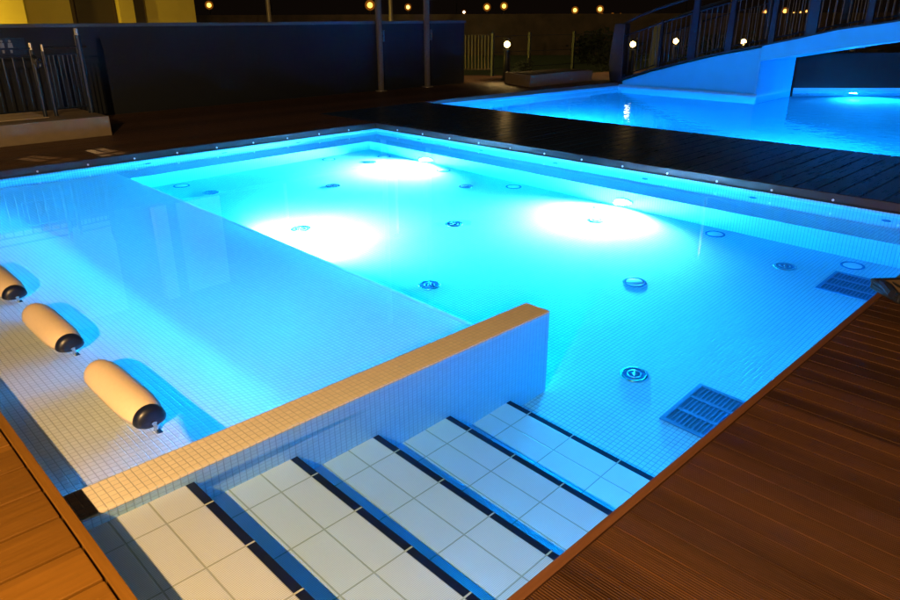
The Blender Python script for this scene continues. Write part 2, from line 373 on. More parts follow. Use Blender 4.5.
# ------------------------------------------------------------------ headrest bolsters
def bolster(y0, x, label):
    t = thing('headrest_roll', label, 'headrest', (x, y0, -.19), 'cream headrest rolls on the lounger beds')
    L, r, zc = .50, .0745, -.108
    M = Matrix.Translation((x, y0, zc)) @ Matrix.Rotation(-PI/2, 4, 'X')
    pr = [(0, L+.035), (.03, L+.030), (.050, L+.018), (.062, L-.005), (.070, L-.045), (.0735, L-.10), (r, L-.16), (r, .16), (.0735, .10), (.069, .05), (.062, .015), (.058, .0)]
    b = MB(); b.lathe(pr, 40, M); b.build('cushion', M_FOAM, t, smooth=True)
    cp = [(.0585, .004), (.0605, -.001), (.059, -.016), (.052, -.028), (.038, -.034), (.02, -.036), (0, -.034)]
    b = MB(); b.lathe(cp, 40, M); b.build('end_cap', M_NAVY, t, smooth=True)
    b = MB()
    b.lathe([(0, -.05), (.010, -.049), (.010, -.030)], 14, M)
    b.tube([(x, y0-.044, zc), (x+.002, y0-.046, zc-.03), (x+.004, y0-.044, zc-.078)], .0075)
    b.box(x-.018, y0-.065, zc-.086, x+.02, y0-.028, zc-.076)
    b.build('bracket', M_CHROME, t)
for k, (y, lb) in enumerate(((2.335, 'cream headrest roll with navy end cap, nearest the orange topped dividing wall'),
                             (3.195, 'cream headrest roll with navy end cap, second from the dividing wall'),
                             (4.055, 'cream headrest roll cut by the left edge of the photo, farthest from the dividing wall'))):
    bolster(y, .745, lb)
# invisible rest of the row stands outside the frame

# ------------------------------------------------------------------ decks
def planks(mb, x0, y0, x1, y1, along, pitch, off, gap=.006, th=.025, z=0.0):
    """boards filling a rectangle"""
    lo, hi = (y0, y1) if along == 'x' else (x0, x1)
    k = math.floor((lo-off)/pitch)
    while off+k*pitch < hi:
        a = max(lo, off+k*pitch+gap/2); c = min(hi, off+(k+1)*pitch-gap/2)
        if c-a > .01:
            if along == 'x': mb.box(x0, a, z-th, x1, c, z, .0025 if (a < 12) else 0)
            else: mb.box(a, y0, z-th, c, y1, z)
        k += 1
E0 = .028
b = MB(); planks(b, -4, -3, XD0-E0-.006, 10.47, 'x', .1597, .232, gap=.011); d1 = b.build('deck', M_DECKL); struct(d1)
b = MB(); planks(b, XD0-E0, -3, 9, YD0-E0-.005, 'y', .0803, .942, gap=.0055); d2 = b.build('deck', M_DECKR); struct(d2)
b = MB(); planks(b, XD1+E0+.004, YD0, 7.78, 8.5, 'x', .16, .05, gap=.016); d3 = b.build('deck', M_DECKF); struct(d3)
b = MB(); planks(b, XD0-E0, YD1+E0+.004, XD1+E0, 8.5, 'x', .16, .05); planks(b, XD0-E0, 8.5, 13.0, 10.47, 'x', .16, .05); d4 = b.build('deck', M_DECKB); struct(d4)
for d_ in (d1, d2, d3, d4): d_['label'] = 'brown wooden deck boards round the pool'
# dark void under the boards
b = MB(); b.box(-4, -3, -.2, XW0-.005, 10.47, -.04); b.box(XW0-.005, -3, -.2, 9, YW0-.005, -.04)
b.box(XW1+.005, YW0-.005, -.2, 7.80, YW1+.005, -.04); b.box(XW0-.005, YW1+.005, -.2, 7.80, 8.55, -.04); b.box(XW0-.005, 8.56, -.2, 12.9, 10.47, -.04)
struct(b.build('ground_under_deck', M_BLACK))
# edge boards + studs
coping = thing('deck_edge', 'narrow wooden edging board with small steel studs framing the pool', 'deck edging', (3, 4, 0))
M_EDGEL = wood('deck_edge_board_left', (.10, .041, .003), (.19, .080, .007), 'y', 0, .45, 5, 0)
b = MB(); b.box(XD0-E0, YD0-E0, -.055, XD0, YD1+E0, 0, .002); b.build('edge_board', M_EDGEL, coping)
b = MB(); b.box(XD0, YD0-E0, -.055, XD1, YD0, 0, .002); b.build('edge_board', M_EDGE, coping)
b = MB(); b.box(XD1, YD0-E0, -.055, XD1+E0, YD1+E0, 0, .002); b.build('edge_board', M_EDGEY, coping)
M_STUD = plain('pale_stud', (.85, .85, .85), .3)
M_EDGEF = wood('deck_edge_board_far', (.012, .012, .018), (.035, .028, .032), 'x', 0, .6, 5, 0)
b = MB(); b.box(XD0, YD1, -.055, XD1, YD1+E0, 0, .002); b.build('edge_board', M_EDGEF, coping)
b = MB()   # dark gutter behind the edge board
b.box(XD1+.008, YW0, -.075, XW1+.004, YW1, -.0555); b.box(XD0, YD1+.008, -.075, XW1, YW1+.004, -.0556)
b.box(XW0-.004, YD0, -.075, XD0-.008, YW1, -.0557); b.box(XD0, YW0-.004, -.075, XW1, YD0-.008, -.0558)
b.build('gutter', M_BLACK, coping)
yy = 1.19
while yy < 7.1:
    MB().lathe([(.0095, 0), (.0095, .005), (.006, .009), (0, .010)], 12, Matrix.Translation((XD1, yy, -.047)) @ Matrix.Rotation(-PI/2, 4, 'Y')).build('stud', M_STUD, coping, smooth=True); yy += .4635
xx = .86
while xx < 5.6:
    MB().lathe([(.0095, 0), (.0095, .005), (.006, .009), (0, .010)], 12, Matrix.Translation((xx, YD1, -.047)) @ Matrix.Rotation(PI/2, 4, 'X')).build('stud', M_STUD, coping, smooth=True); xx += .4425

# ------------------------------------------------------------------ street lamp that lights the steps (stands left of the photographer)
M_POST = plain('dark_painted_steel', (.02, .022, .028), .4, .3)
sl = thing('garden_lamp', 'warm garden lamp on a dark post beside the pool steps', 'lamp', (-1.42, .33, 0))
b = MB(); b.lathe([(.07, 0), (.07, .02), (.03, .04), (.025, 1.86), (.05, 1.88), (0, 1.881)], 20, Matrix.Translation((-1.42, .33, 0))); b.build('post', M_POST, sl, smooth=True)
b = MB(); b.lathe([(.05, 2.16), (.16, 2.13), (.16, 2.12), (.05, 2.13)], 24, Matrix.Translation((-1.42, .33, 0))); 
for a in range(3): b.tube([(-1.42+.1*math.cos(a*2.094+2.6), .33+.1*math.sin(a*2.094+2.6), 2.13), (-1.42+.04*math.cos(a*2.094+2.6), .33+.04*math.sin(a*2.094+2.6), 1.87)], .004, 6)
b.build('hood', M_POST, sl)
kl = D.lights.new('warm_bulb', 'POINT'); kl.energy = KEY_W; kl.color = WARM; kl.shadow_soft_size = .035; caustic(kl)
ko = D.objects.new('warm_bulb', kl); COL.objects.link(ko); ko.location = (-1.42, .33, 2.0)
ko.parent = sl; ko.matrix_parent_inverse = Matrix.Translation(-sl.location)

# ================================================================== BACKGROUND
M_GRASS = plain('grass', (.045, .085, .015), .9, 0, .5, 25, .02)
M_PATH = plain('reddish_paving', (.16, .085, .055), .8, 0, .25, 8)
M_DARKWALL = plain('dark_render_wall', (.005, .009, .016), .75, 0, .12, 3)
M_COPE = plain('wall_coping_stone', (.07, .08, .10), .5, 0, .1, 6)
M_BLUEP = plain('pale_bridge_paint', (.035, .50, .74), .55, 0, .07, 4)
M_STEEL = plain('blue_black_railing', (.010, .018, .034), .4, .2, .2)
M_YEL = plain('ochre_plaster', (.62, .46, .10), .8, 0, .1, 3)
M_YEL2 = plain('brown_plaster', (.10, .065, .03), .8, 0, .2, 3)
M_CONC = plain('concrete', (.23, .18, .12), .8, 0, .18, 12, .002)
M_BRICK = plain('brown_boundary_render', (.085, .062, .042), .9, 0, .6, 2.5)
M_LEAF = plain('dark_foliage', (.02, .032, .012), .8, 0, .6, 6)
M_CLOTH = plain('brown_wicker', (.14, .09, .055), .8, 0, .3, 60)

def point(parent, loc, e, col=WARM, r=.05, cau=False):
    ld = D.lights.new('bulb', 'POINT'); ld.energy = e; ld.color = col; ld.shadow_soft_size = r
    if cau: caustic(ld)
    lo = D.objects.new('bulb_light', ld); COL.objects.link(lo); lo.location = loc
    lo.parent = parent; lo.matrix_parent_inverse = Matrix.Translation(-parent.location); return lo

# ---- ground sheets
b = MB()
for poly in ([(-60, 10.5), (13, 10.5), (13, 150), (-60, 150)], [(13, 8.5), (150, 8.5), (150, 150), (13, 150)],
             [(14.66, 8.5), (14.66, 5.5), (18.7, 1.26), (18.7, -60), (150, -60), (150, 8.5)], [(-60, -60), (-4, -60), (-4, 10.5), (-60, 10.5)],
             [(-4, -60), (18.7, -60), (18.7, -6), (9, -6), (9, -3), (-4, -3)]):
    b.bm.faces.new([b.bm.verts.new((x, y, -.03)) for x, y in poly])
g_ = struct(b.build('ground', M_GRASS)); g_['label'] = 'dark grass lawn beyond the pools'
def pol(d, a): return (d*math.cos(math.radians(a)), d*math.sin(math.radians(a)))
b = MB()
inner = [(13.2, 52), (13.3, 46), (14.0, 41), (15.3, 36), (16.5, 32), (18, 28), (20, 24)]
outer = [(17.5, 52), (17.2, 46), (17.2, 41), (17.8, 36), (19, 32), (21, 28), (23, 24)]
pts = [pol(*q) for q in inner]+[pol(*q) for q in outer[::-1]]
va = [b.bm.verts.new((*pol(*q), -.012)) for q in inner]; vb = [b.bm.verts.new((*pol(*q), -.012)) for q in outer]
for i in range(len(va)-1): b.bm.faces.new((va[i], va[i+1], vb[i+1], vb[i]))
p_ = struct(b.build('path', M_PATH)); p_['label'] = 'reddish paved path between the pools and the lawn'

# ---- second pool
P2 = [(7.79, -6), (18.6, -6), (18.6, 1.2), (14.66, 5.36), (12.98, 5.36), (12.98, 8.25), (10.0, 8.42), (7.79, 8.56)]
p2 = thing('swimming_pool', 'large second pool of deep blue water running under the footbridge', 'pool', (11, 3, -1.1))
b = MB(); b.bm.faces.new([b.bm.verts.new((x, y, -1.15)) for x, y in P2]); b.build('pool_floor', M_MOS2, p2)
b = MB()
for i in range(len(P2)):
    (x0, y0), (x1, y1) = P2[i], P2[(i+1) % len(P2)]
    if i == 3: continue
    b.quad((x0, y0, -1.15), (x1, y1, -1.15), (x1, y1, -.04), (x0, y0, -.04))
b.build('pool_wall', M_MOS2, p2)
b = MB(); b.bm.faces.new([b.bm.verts.new((x+(.02 if x > 8 and x < 12.9 else 0), y, -.09)) for x, y in P2])
MW2 = water('second_pool_water', (.5, .88, 1)); nw = MW2.node_tree.nodes; lw = MW2.node_tree.links
gw_ = nw.new('ShaderNodeNewGeometry'); tn = nw.new('ShaderNodeTexNoise'); tn.inputs['Scale'].default_value = 5; tn.inputs['Detail'].default_value = 2; lw.new(gw_.outputs['Position'], tn.inputs['Vector'])
bw_ = nw.new('ShaderNodeBump'); bw_.inputs['Distance'].default_value = .004; bw_.inputs['Strength'].default_value = 1; lw.new(tn.outputs[0], bw_.inputs['Height'])
lw.new(bw_.outputs[0], [q for q in nw if q.type == 'BSDF_GLASS'][0].inputs['Normal'])
w2 = struct(b.build('water', MW2, smooth=True)); w2['label'] = 'still blue water of the second pool'
b = MB(); b.prism([(7.75, 8.55), (10.0, 8.40), (12.98, 8.23), (12.98, 8.5), (7.75, 8.6)], -.06, .004)
e2 = b.build('deck_edge', M_EDGE); tag(e2, 'dark edging board along the far left rim of the second pool', 'deck edging')
LAMP_W2 = LAMP2_W
def lamp2(pos, ax, label, pw, half=50):
    t = pool_lamp(pos, ax, label, power=pw, half=half, col=POOL2, parent_group='lamps set in the walls of the second pool'); return t
a2 = Vector((-1.48, -1.41, 0)).normalized()
lamp2((15.45, 4.52, -.55), tuple(a2), 'glowing underwater lamp in the far wall of the second pool, right of the bridge pier', LAMP2_W*.55)
lamp2((7.81, 3.2, -.6), (1, 0, 0), 'underwater lamp in the near wall of the second pool, opposite the bridge pier', LAMP2_W*1.2)
lamp2((7.81, 6.6, -.6), (1, 0, 0), 'underwater lamp in the near wall of the second pool, opposite the bridge foot', LAMP2_W*1.7)
lamp2((7.81, -.6, -.6), (1, 0, 0), 'underwater lamp in the near wall of the second pool, beyond the right edge', LAMP2_W)

# ---- footbridge
top = [(8.42, -.03), (8.0, .11), (7.55, .253), (7.15, .365), (6.73, .472), (6.35, .568), (6.03, .644), (5.7, .705), (5.39, .770), (4.79, .903), (4.2, 1.043), (3.35, 1.173), (2.5, 1.27), (1.5, 1.33), (.5, 1.33), (-.6, 1.25)]
bot = [(5.39, .52), (4.79, .635), (3.97, .790), (3.29, .893), (2.3, .99), (1.2, 1.03), (.2, 1.02), (-.6, .95)]
def ztop(y):
    for (ya, za), (yb, zb) in zip(top, top[1:]):
        if yb <= y <= ya: return za+(zb-za)*(ya-y)/(ya-yb)
    return top[-1][1]
br = thing('footbridge', 'pale arched footbridge with dark railings rising over the second pool', 'bridge', (13.8, 5.4, 0))
b = MB(); b.prism([(y, z-.012) for y, z in top if y > 5.36]+[(5.39, -1.2), (8.42, -1.2)], 13.0, 14.65, 0); b.build('abutment', M_BLUEP, br, bevel=.03)
b = MB(); sp_ = [(y, z) for y, z in top if y <= 5.40]+[(y, z) for y, z in bot[::-1]]; b.prism(sp_, 12.965, 14.69, 0); b.build('span', M_BLUEP, br)
b = MB(); tp = [(y, z+.03) for y, z in top]+[(y, z-.0) for y, z in top[::-1]]; b.prism(tp, 12.93, 14.72, 0); b.build('deck_slab', M_STEEL, br)
# railings
for side, X in (('near', 13.04), ('far', 14.60)):
    rl = MB(); hp = [(X, 8.30, 1.10)]+[(X, y, ztop(y)+1.14) for y in (7.9, 7.5, 7.0, 6.5, 6.0, 5.5, 5, 4.5, 4, 3.5, 3, 2, 1, 0)]
    rl.tube(hp, .024, 8); hr = rl.build('handrail', M_STEEL, br, smooth=True)
    py = [7.40, 6.73, 6.03, 5.28, 4.64, 3.79, 3.0, 2.2, 1.4]
    for k, y in enumerate(py):
        h = 1.14 if k else .9; wd = (.03, .075, .06, .05, .09, .05)[k % 6]
        MB().prism([(y-wd, ztop(y)+.02), (y+wd, ztop(y)+.02), (y+wd*.7, ztop(y)+h), (y-wd*.7, ztop(y)+h)], X-.03, X+.03, 0).build('railing_post', M_STEEL, br)
    ends = [8.2]+py
    for ya, yb in zip(ends, ends[1:]):
        q = MB(); n = max(2, int((ya-yb)/.095))
        q.tube([(X, ya, ztop(ya)+.86), (X, yb, ztop(yb)+.86)], .013, 6); q.tube([(X, ya, ztop(ya)+.10), (X, yb, ztop(yb)+.10)], .013, 6)
        for k in range(1, n):
            y = ya+(yb-ya)*k/n; q.tube([(X, y, ztop(y)+.10), (X, y, ztop(y)+.86)], .0075, 5)
        q.build('baluster_panel', M_STEEL, br)
b = MB(); b.prism([(8.16, -.03), (8.44, -.03), (8.50, .35), (8.47, .75), (8.42, 1.13), (8.18, 1.13), (8.19, .75), (8.17, .35)], 12.95, 13.15, 0); b.build('newel_post', M_STEEL, br, bevel=.01)
b = MB(); b.prism([(8.16, -.03), (8.44, -.03), (8.50, .35), (8.47, .75), (8.42, 1.13), (8.18, 1.13), (8.19, .75), (8.17, .35)], 14.5, 14.7, 0); b.build('newel_post', M_STEEL, br, bevel=.01)

# ---- low dark wall on the far rim of the second pool
b = MB(); n_ = Vector((1.48, 1.41, 0)).normalized()*.25
A = Vector((14.66, 5.37, 0)); C = Vector((18.6, 1.23, 0))
b.prism([(A.x, A.y), (C.x, C.y), (C.x+n_.x, C.y+n_.y), (A.x+n_.x, A.y+n_.y)], -1.15, .60)
tag(b.build('retaining_wall', plain('black_wall', (.006, .007, .009), .8)), 'low black wall behind the second pool, seen under the footbridge', 'wall')

# ---- long dark wall with coping
bw = thing('garden_wall', 'long dark blue rendered wall behind the left deck', 'wall', (5, 10.5, 0))
b = MB(); b.box(-2, 10.50, -.05, 10.72, 10.72, 1.15); b.build('wall', M_DARKWALL, bw)
b = MB(); b.box(-2, 10.47, 1.151, 10.75, 10.75, 1.195, .004); b.build('coping', M_COPE, bw)
sg = thing('toilet_sign', 'small dark sign with two white figures on the wall at the left', 'sign', (2.3, 10.49, .95))
b = MB(); b.box(2.27, 10.475, .83, 2.73, 10.497, 1.03); b.build('panel', M_STEEL, sg)
M_W = plain('white_paint', (.22, .22, .22), .6)
for dx in (0, .09):
    b = MB(); cx = 2.47+dx
    b.lathe([(.016, 0), (.016, .003), (0, .003)], 14, Matrix.Translation((cx, 10.474, .995)) @ Matrix.Rotation(PI/2, 4, 'X'))
    wq = .03 if dx else .024
    b.prism([(cx-.022, .975), (cx+.022, .975), (cx+wq, .915), (cx+.014, .905), (cx+.012, .855), (cx-.012, .855), (cx-.014, .905), (cx-wq, .915)], 10.471, 10.4745, 1)
    b.build('figure', M_W, sg)

# ---- ramp with railing and gate
rp = thing('concrete_ramp', 'low concrete ramp block at the far left of the deck', 'ramp', (1.5, 9.4, 0))
b = MB(); b.box(-2, 8.56, 0.001, 2.93, 9.62, .22, .006); b.build('block', M_CONC, rp)
b = MB(); b.box(-2, 8.90, .2205, 2.40, 9.60, .226); b.build('walking_surface', plain('pale_concrete', (.5, .42, .3), .8), rp)
rg = thing('ramp_railing', 'dark bar railing with a small gate standing on the concrete ramp', 'railing', (2.4, 8.95, .22))
def post(parent, x, y, z0, h, r, r1=None, cap=True, lean=0):
    b = MB(); b.tube([(x, y, z0), (x+lean, y, z0+h)], [r, r1 or r], 12); b.build('post', M_STEEL, parent, smooth=False)
    if cap: MB().tube([(x+lean, y, z0+h), (x+lean, y, z0+h+.07)], r*.7, 12).build('post_cap', M_CHROME, parent)
post(rg, 2.90, 9.02, .22, .86, .034); post(rg, 2.50, 8.97, .22, .70, .020); post(rg, 2.38, 8.95, .22, .72, .022)
post(rg, 1.3, 8.95, .22, .72, .022); post(rg, .2, 8.95, .22, .72, .022)
b = MB(); b.tube([(2.50, 8.97, .955), (2.98, 9.03, .955)], .012, 8); b.build('gate_top_bar', M_CHROME, rg)
b = MB(); b.tube([(2.50, 8.97, .88), (2.90, 9.02, .88)], .008, 6); b.tube([(2.50, 8.97, .30), (2.90, 9.02, .30)], .01, 6)
for k in range(1, 8): b.tube([(2.50+.05*k, 8.97+.00625*k, .30), (2.50+.05*k, 8.97+.00625*k, .88)], .006, 5)
b.build('gate_leaf', M_STEEL, rg)
for xa, xb in ((2.38, 1.3), (1.3, .2)):
    b = MB(); b.tube([(xa, 8.95, .955), (xb, 8.95, .955)], .010, 8); b.tube([(xa, 8.95, .87), (xb, 8.95, .87)], .008, 6); b.tube([(xa, 8.95, .30), (xb, 8.95, .30)], .01, 6)
    for k in range(1, 11): x = xa+(xb-xa)*k/11; b.tube([(x, 8.95, .30), (x, 8.95, .87)], .007, 5)
    b.build('railing_panel', M_STEEL, rg)
wl_ = thing('wall_lamp', 'warm lamp fixed to the dark wall left of the ramp, outside the photo', 'lamp', (.6, 10.4, 1.0))
b = MB(); b.box(.52, 10.36, .93, .68, 10.465, 1.10, .01); b.build('housing', M_STEEL, wl_)
point(wl_, (.6, 10.28, .99), 38, (1, .55, .16), .03)

for px, tx, lb in ((1.3, 1.90, 'left one, on the outer railing post'), (2.38, 2.46, 'right one, on the post beside the gate')):  # spotlights added to throw the light patches on the deck
    t = thing('helper_spotlight', 'added spotlight on the ramp railing, '+lb, 'helper_spotlight', (px, 8.90, .86), 'added spotlights on the ramp railing')
    dv = (Vector((tx, 7.52, 0))-Vector((px, 8.88, .86))).normalized(); Mq = Matrix.Translation((px, 8.90, .86)) @ dv.to_track_quat('Z', 'Y').to_matrix().to_4x4()
    b = MB(); b.lathe([(.02, -.03), (.024, .03), (.018, .028), (0, .01)], 16, Mq); b.build('housing', M_STEEL, t)
    b = MB(); a_, w_, g_, z_ = .0085, .030, .0012, .14  # slotted mask, added to cut the beam into patches
    b.box(-w_, a_, z_, w_, w_, z_+.002); b.box(-w_, -w_, z_, w_, -a_, z_+.002); b.box(-w_, -a_, z_, -a_*.8, a_, z_+.002); b.box(a_*.8, -a_, z_, w_, a_, z_+.002)
    b.box(-g_, -a_, z_, g_, a_, z_+.002); b.box(-a_*.8, a_*.35, z_, a_*.8, a_*.35+.002, z_+.002)
    for q_ in (-w_, w_-.002): b.box(q_, -w_, .03, q_+.002, w_, z_)
    b.bm.transform(Matrix.Translation((px, 8.90, .86)) @ dv.to_track_quat('Z', 'Y').to_matrix().to_4x4()); b.build('beam_mask', M_STEEL, t)
    ld = D.lights.new('beam', 'SPOT'); ld.energy = 110; ld.color = (1, .62, .25); ld.spot_size = math.radians(17); ld.spot_blend = .1; ld.shadow_soft_size = .0008
    lo = D.objects.new('beam', ld); COL.objects.link(lo); mw = Matrix.Translation(Vector((px, 8.90, .86))+dv*.04) @ dv.to_track_quat('-Z', 'Y').to_matrix().to_4x4()
    lo.parent = t; lo.matrix_parent_inverse = Matrix.Translation(-t.location); lo.matrix_basis = mw
# ---- two steel flagpoles in front of the wall
for x, y, lb in ((8.44, 10.40, 'shiny steel pole standing before the dark wall, left one of the pair'), (9.60, 10.40, 'shiny steel pole standing before the dark wall, right one of the pair')):
    t = thing('steel_pole', lb, 'pole', (x, y, 0), 'pair of steel poles by the dark wall')
    b = MB(); b.lathe([(.11, 0), (.11, .012), (.055, .014), (.052, 4.5), (0, 4.52)], 24, Matrix.Translation((x, y, 0))); b.build('pole', plain('brushed_steel', (.42, .39, .34), .3, .6), t, smooth=True)
    b = MB(); b.box(x+.058, y-.05, .85, x+.085, y-.02, 1.05, .004); b.tube([(x+.04, y-.035, .95), (x+.07, y-.035, .95)], .012, 8); b.build('cleat', M_CHROME, t)

# ---- ochre building behind the wall
bd = thing('house', 'ochre plastered house with deep window bays behind the dark wall', 'house', (4, 20, 0))
b = MB(); b.box(-4, 20.0, -.05, 9.62, 26, 6.5); b.build('wall', M_YEL2, bd)
for x0, x1, d in ((-4, 4.0, .60), (4.0, 5.2, .598), (5.2, 6.38, .04), (7.5, 7.88, .2), (8.25, 9.62, .04)):
    b = MB(); b.box(x0+.003, 20-d-.05, -.05, x1-.003, 19.998, 6.4); b.build('pier', M_YEL, bd)
for x0, x1 in ((6.5, 7.4), (7.9, 8.2)):
    b = MB(); b.box(x0, 19.93, .5, x1, 19.998, 3.4); b.build('shutter', plain('dark_shutter', (.05, .03, .018), .7), bd)
fl_ = thing('floodlight', 'yellow floodlight at the foot of the ochre house, left of the photo', 'floodlight', (2.6, 18.5, 0))
MB().box(2.5, 18.4, -.03, 2.7, 18.6, .35, .01).build('housing', M_STEEL, fl_)
point(fl_, (2.6, 18.5, .6), 560, (1, .74, .09), .05)
fl2 = thing('floodlight', 'yellow floodlight behind the dark wall facing the house', 'floodlight', (7.5, 15, 0))
MB().box(7.4, 14.9, -.03, 7.6, 15.1, .25, .01).build('housing', M_STEEL, fl2)
point(fl2, (7.5, 15, .5), 120, (1, .70, .12), .08)

# ---- garden bollard lamps
def bollard(x, y, z, e, label):
    t = thing('bollard_lamp', label, 'garden lamp', (x, y, 0), 'glowing bollard lamps in the garden')
    Mt = Matrix.Translation((x, y, -.03))
    b = MB(); b.lathe([(.16, 0), (.15, .03), (.085, .06), (.07, z-.10), (.075, z-.08), (0, z-.08)], 20, Mt); b.build('base', M_POST, t, smooth=True)
    b = MB(); b.lathe([(.10, z+.16), (.10, z+.145), (0, z+.17)], 20, Mt); b.lathe([(.10, z+.145), (.0, z+.144)], 20, Mt)
    for a in range(3): b.tube([(x+.06*math.cos(a*2.09+.3), y+.06*math.sin(a*2.09+.3), z-.12), (x+.06*math.cos(a*2.09+.3), y+.06*math.sin(a*2.09+.3), z+.13)], .006, 6)
    b.build('cap', M_POST, t)
    b = MB(); bmesh.ops.create_icosphere(b.bm, subdivisions=3, radius=.065, matrix=Matrix.Translation((x, y, z))); b.build('globe', glow('bollard_glow', (1, .62, .2), 16), t, smooth=True)
    ld = D.lights.new('bulb', 'SPOT'); ld.energy = e*6; ld.color = (1, .62, .22); ld.spot_size = math.radians(150); ld.spot_blend = .9; ld.shadow_soft_size = .04
    lo = D.objects.new('bulb_light', ld); COL.objects.link(lo); lo.location = (x, y, z+.05); lo.parent = t; lo.matrix_parent_inverse = Matrix.Translation(-t.location)
bollard(11.91, 10.38, .72, 45, 'brightest bollard lamp, standing by the planter left of the footbridge')
bollard(14.91, 9.17, .67, 40, 'large bright bollard lamp just right of the thick bridge newel post')
bollard(15.35, 8.83, .72, 26, 'second bollard lamp seen through the bridge balusters')
bollard(16.72, 9.09, .70, 16, 'small bollard lamp seen through the balusters, third from the newel post')
bollard(17.1, 7.56, .70, 26, 'bollard lamp low behind the bridge railing above the bridge pier')
bollard(18.16, 5.52, .64, 14, 'small lamp seen under the footbridge span')

# ---- planter
pl = thing('planter', 'low concrete planter box beside the second pool, left of the bridge', 'planter', (11.4, 9.2, 0))
b = MB(); b.prism([(10.85, 8.85), (12.9, 8.85), (12.9, 9.55), (11.15, 9.75)], .004, .22); b.build('box', M_CONC, pl)
b = MB(); b.prism([(10.95, 8.92), (12.8, 8.92), (12.8, 9.48), (11.2, 9.66)], .2, .226); b.build('soil', plain('soil', (.04, .03, .02), .9, 0, .5, 20, .02), pl)

# ---- garden fence
fn = thing('garden_fence', 'dark metal bar fence with slim posts along the lawn', 'fence', (13, 11, 0))
F = [(12.15, 11.95), (12.60, 11.42), (13.9, 11.4), (15.35, 11.15), (17.0, 10.9)]
for x, y in F[1:]: MB().box(x-.03, y-.03, -.03, x+.03, y+.03, .92).build('post', M_STEEL, fn)
M_PALE = plain('pale_bars', (.13, .105, .07), .5, .2)
b = MB(); (xa, ya), (xb, yb) = F[0], F[1]
for k in range(9): t = k/8; b.box(xa+(xb-xa-.06)*t-.014, ya+(yb-ya+.07)*t-.014, .12, xa+(xb-xa-.06)*t+.014, ya+(yb-ya+.07)*t+.014, .88)
b.tube([(xa, ya, .88), (xb, yb, .88)], .014, 6); b.tube([(xa, ya, .14), (xb, yb, .14)], .014, 6); b.build('gate_panel', M_PALE, fn)
b = MB()
for (xa, ya), (xb, yb) in zip(F[1:], F[2:]):
    for z in (.15, .5, .85): b.tube([(xa, ya, z), (xb, yb, z)], .006, 5)
b.build('wires', M_STEEL, fn)

# ---- distant boundary wall
bo = MB(); P = [pol(33, 75), pol(30, 60), pol(27.5, 50), pol(27, 40), pol(28, 30), pol(30, 20), pol(31, 8), pol(32, -5)]
O = [(x*1.01, y*1.01) for x, y in P]
bo.prism(P+O[::-1], -.05, 1.37); tag(bo.build('boundary_wall', M_BRICK), 'long brown wall closing the garden behind the lawn', 'wall')

# ---- shrubs on the lawn: clumps of small leaves
def shrub(name, label, x, y, h, r, n, cat='shrub', group=None, trunk=0):
    t = thing(name, label, cat, (x, y, 0), group); rng = random.Random(int(x*100+y))
    b = MB(); b.tube([(x, y, -.03), (x+.03, y, max(.15, trunk))], [.03+.02*trunk, .02], 7); b.build('trunk', M_POST if 0 else plain('bark', (.06, .045, .03), .9), t)
    b = MB(); cl = [(rng.uniform(-.6, .6)*r, rng.uniform(-.6, .6)*r, trunk+rng.uniform(.3, .8)*h, rng.uniform(.3, .55)*r) for _ in range(9)]
    for _ in range(n):
        cx, cy_, cz, cr = rng.choice(cl); v = Vector((rng.gauss(0, 1), rng.gauss(0, 1), rng.gauss(0, 1))).normalized()*cr*rng.uniform(.6, 1.05)
        p = Vector((x+cx, y+cy_, max(.05, cz)))+v; s = r*.09*rng.uniform(.6, 1.4)
        a = Vector((rng.gauss(0, 1), rng.gauss(0, 1), rng.gauss(0, 1))).normalized()*s; c = a.orthogonal().normalized()*s*.5
        b.quad(p-a, p+c, p+a, p-c)
    b.build('crown', M_LEAF, t)
sb = [(12.9, 10.75, .35, .3, 'small dark shrub just behind the brightest bollard lamp'), (16.1, 10.3, .6, .7, 'round bush on the lawn left of the bridge newel post'),
      (18.6, 12.6, .8, .9, 'wide dark bush in front of the brown boundary wall'), (16.2, 7.9, .6, .55, 'low green bush lit by the lamp behind the bridge balusters'),
      (18.4, 8.3, .7, .7, 'green bush behind the bridge railing, beside the lit lamp'), (21.5, 10.5, .8, .8, 'far bush at the foot of the boundary wall')]
for x, y, h, r, lb in sb: shrub('bush', lb, x, y, h, r, 900)
tr = [(26, 43, 'dark tree behind the garden wall, nearest the ochre house'), (36, 36, 'tall dark tree beyond the boundary wall'), (45, 24, 'dark tree beyond the wall, above the bridge foot'), (47, 12, 'dark tree beyond the wall, above the bridge arch')]
for x, y, lb in tr: shrub('tree', lb, x, y, 5, 2.6, 1500, 'tree', None, 2.2)

# ---- lit tall poles
for (x, y, h, lb) in ((12.85, 21.45, 6, 'thin lit pole rising behind the dark wall, leftmost'), (16.07, 19.15, 6, 'thin lit pole between the two steel poles'), (22.6, 10.5, 6.5, 'thin lit pole rising behind the bridge railing')):
    t = thing('lamp_post', lb, 'lamp post', (x, y, 0), 'thin poles lit by their own lamps')
    b = MB(); b.lathe([(.10, -.03), (.075, .4), (.05, h-.2), (.04, h), (0, h)], 14, Matrix.Translation((x, y, 0))); b.build('pole', plain('galvanised_pole', (.5, .42, .3), .45, .4), t, smooth=True)
    b = MB(); b.lathe([(.05, h), (.14, h-.02), (.16, h+.12), (.05, h+.2), (0, h+.2)], 14, Matrix.Translation((x, y, 0))); b.build('head', M_POST, t)
    ld = D.lights.new('bulb', 'SPOT'); ld.energy = 110; ld.color = (1, .62, .26); ld.spot_size = math.radians(130); ld.spot_blend = .5; ld.shadow_soft_size = .05
    lo = D.objects.new('bulb_light', ld); COL.objects.link(lo); lo.location = (x-.35, y-.35, h+.1); lo.parent = t; lo.matrix_parent_inverse = Matrix.Translation(-t.location)

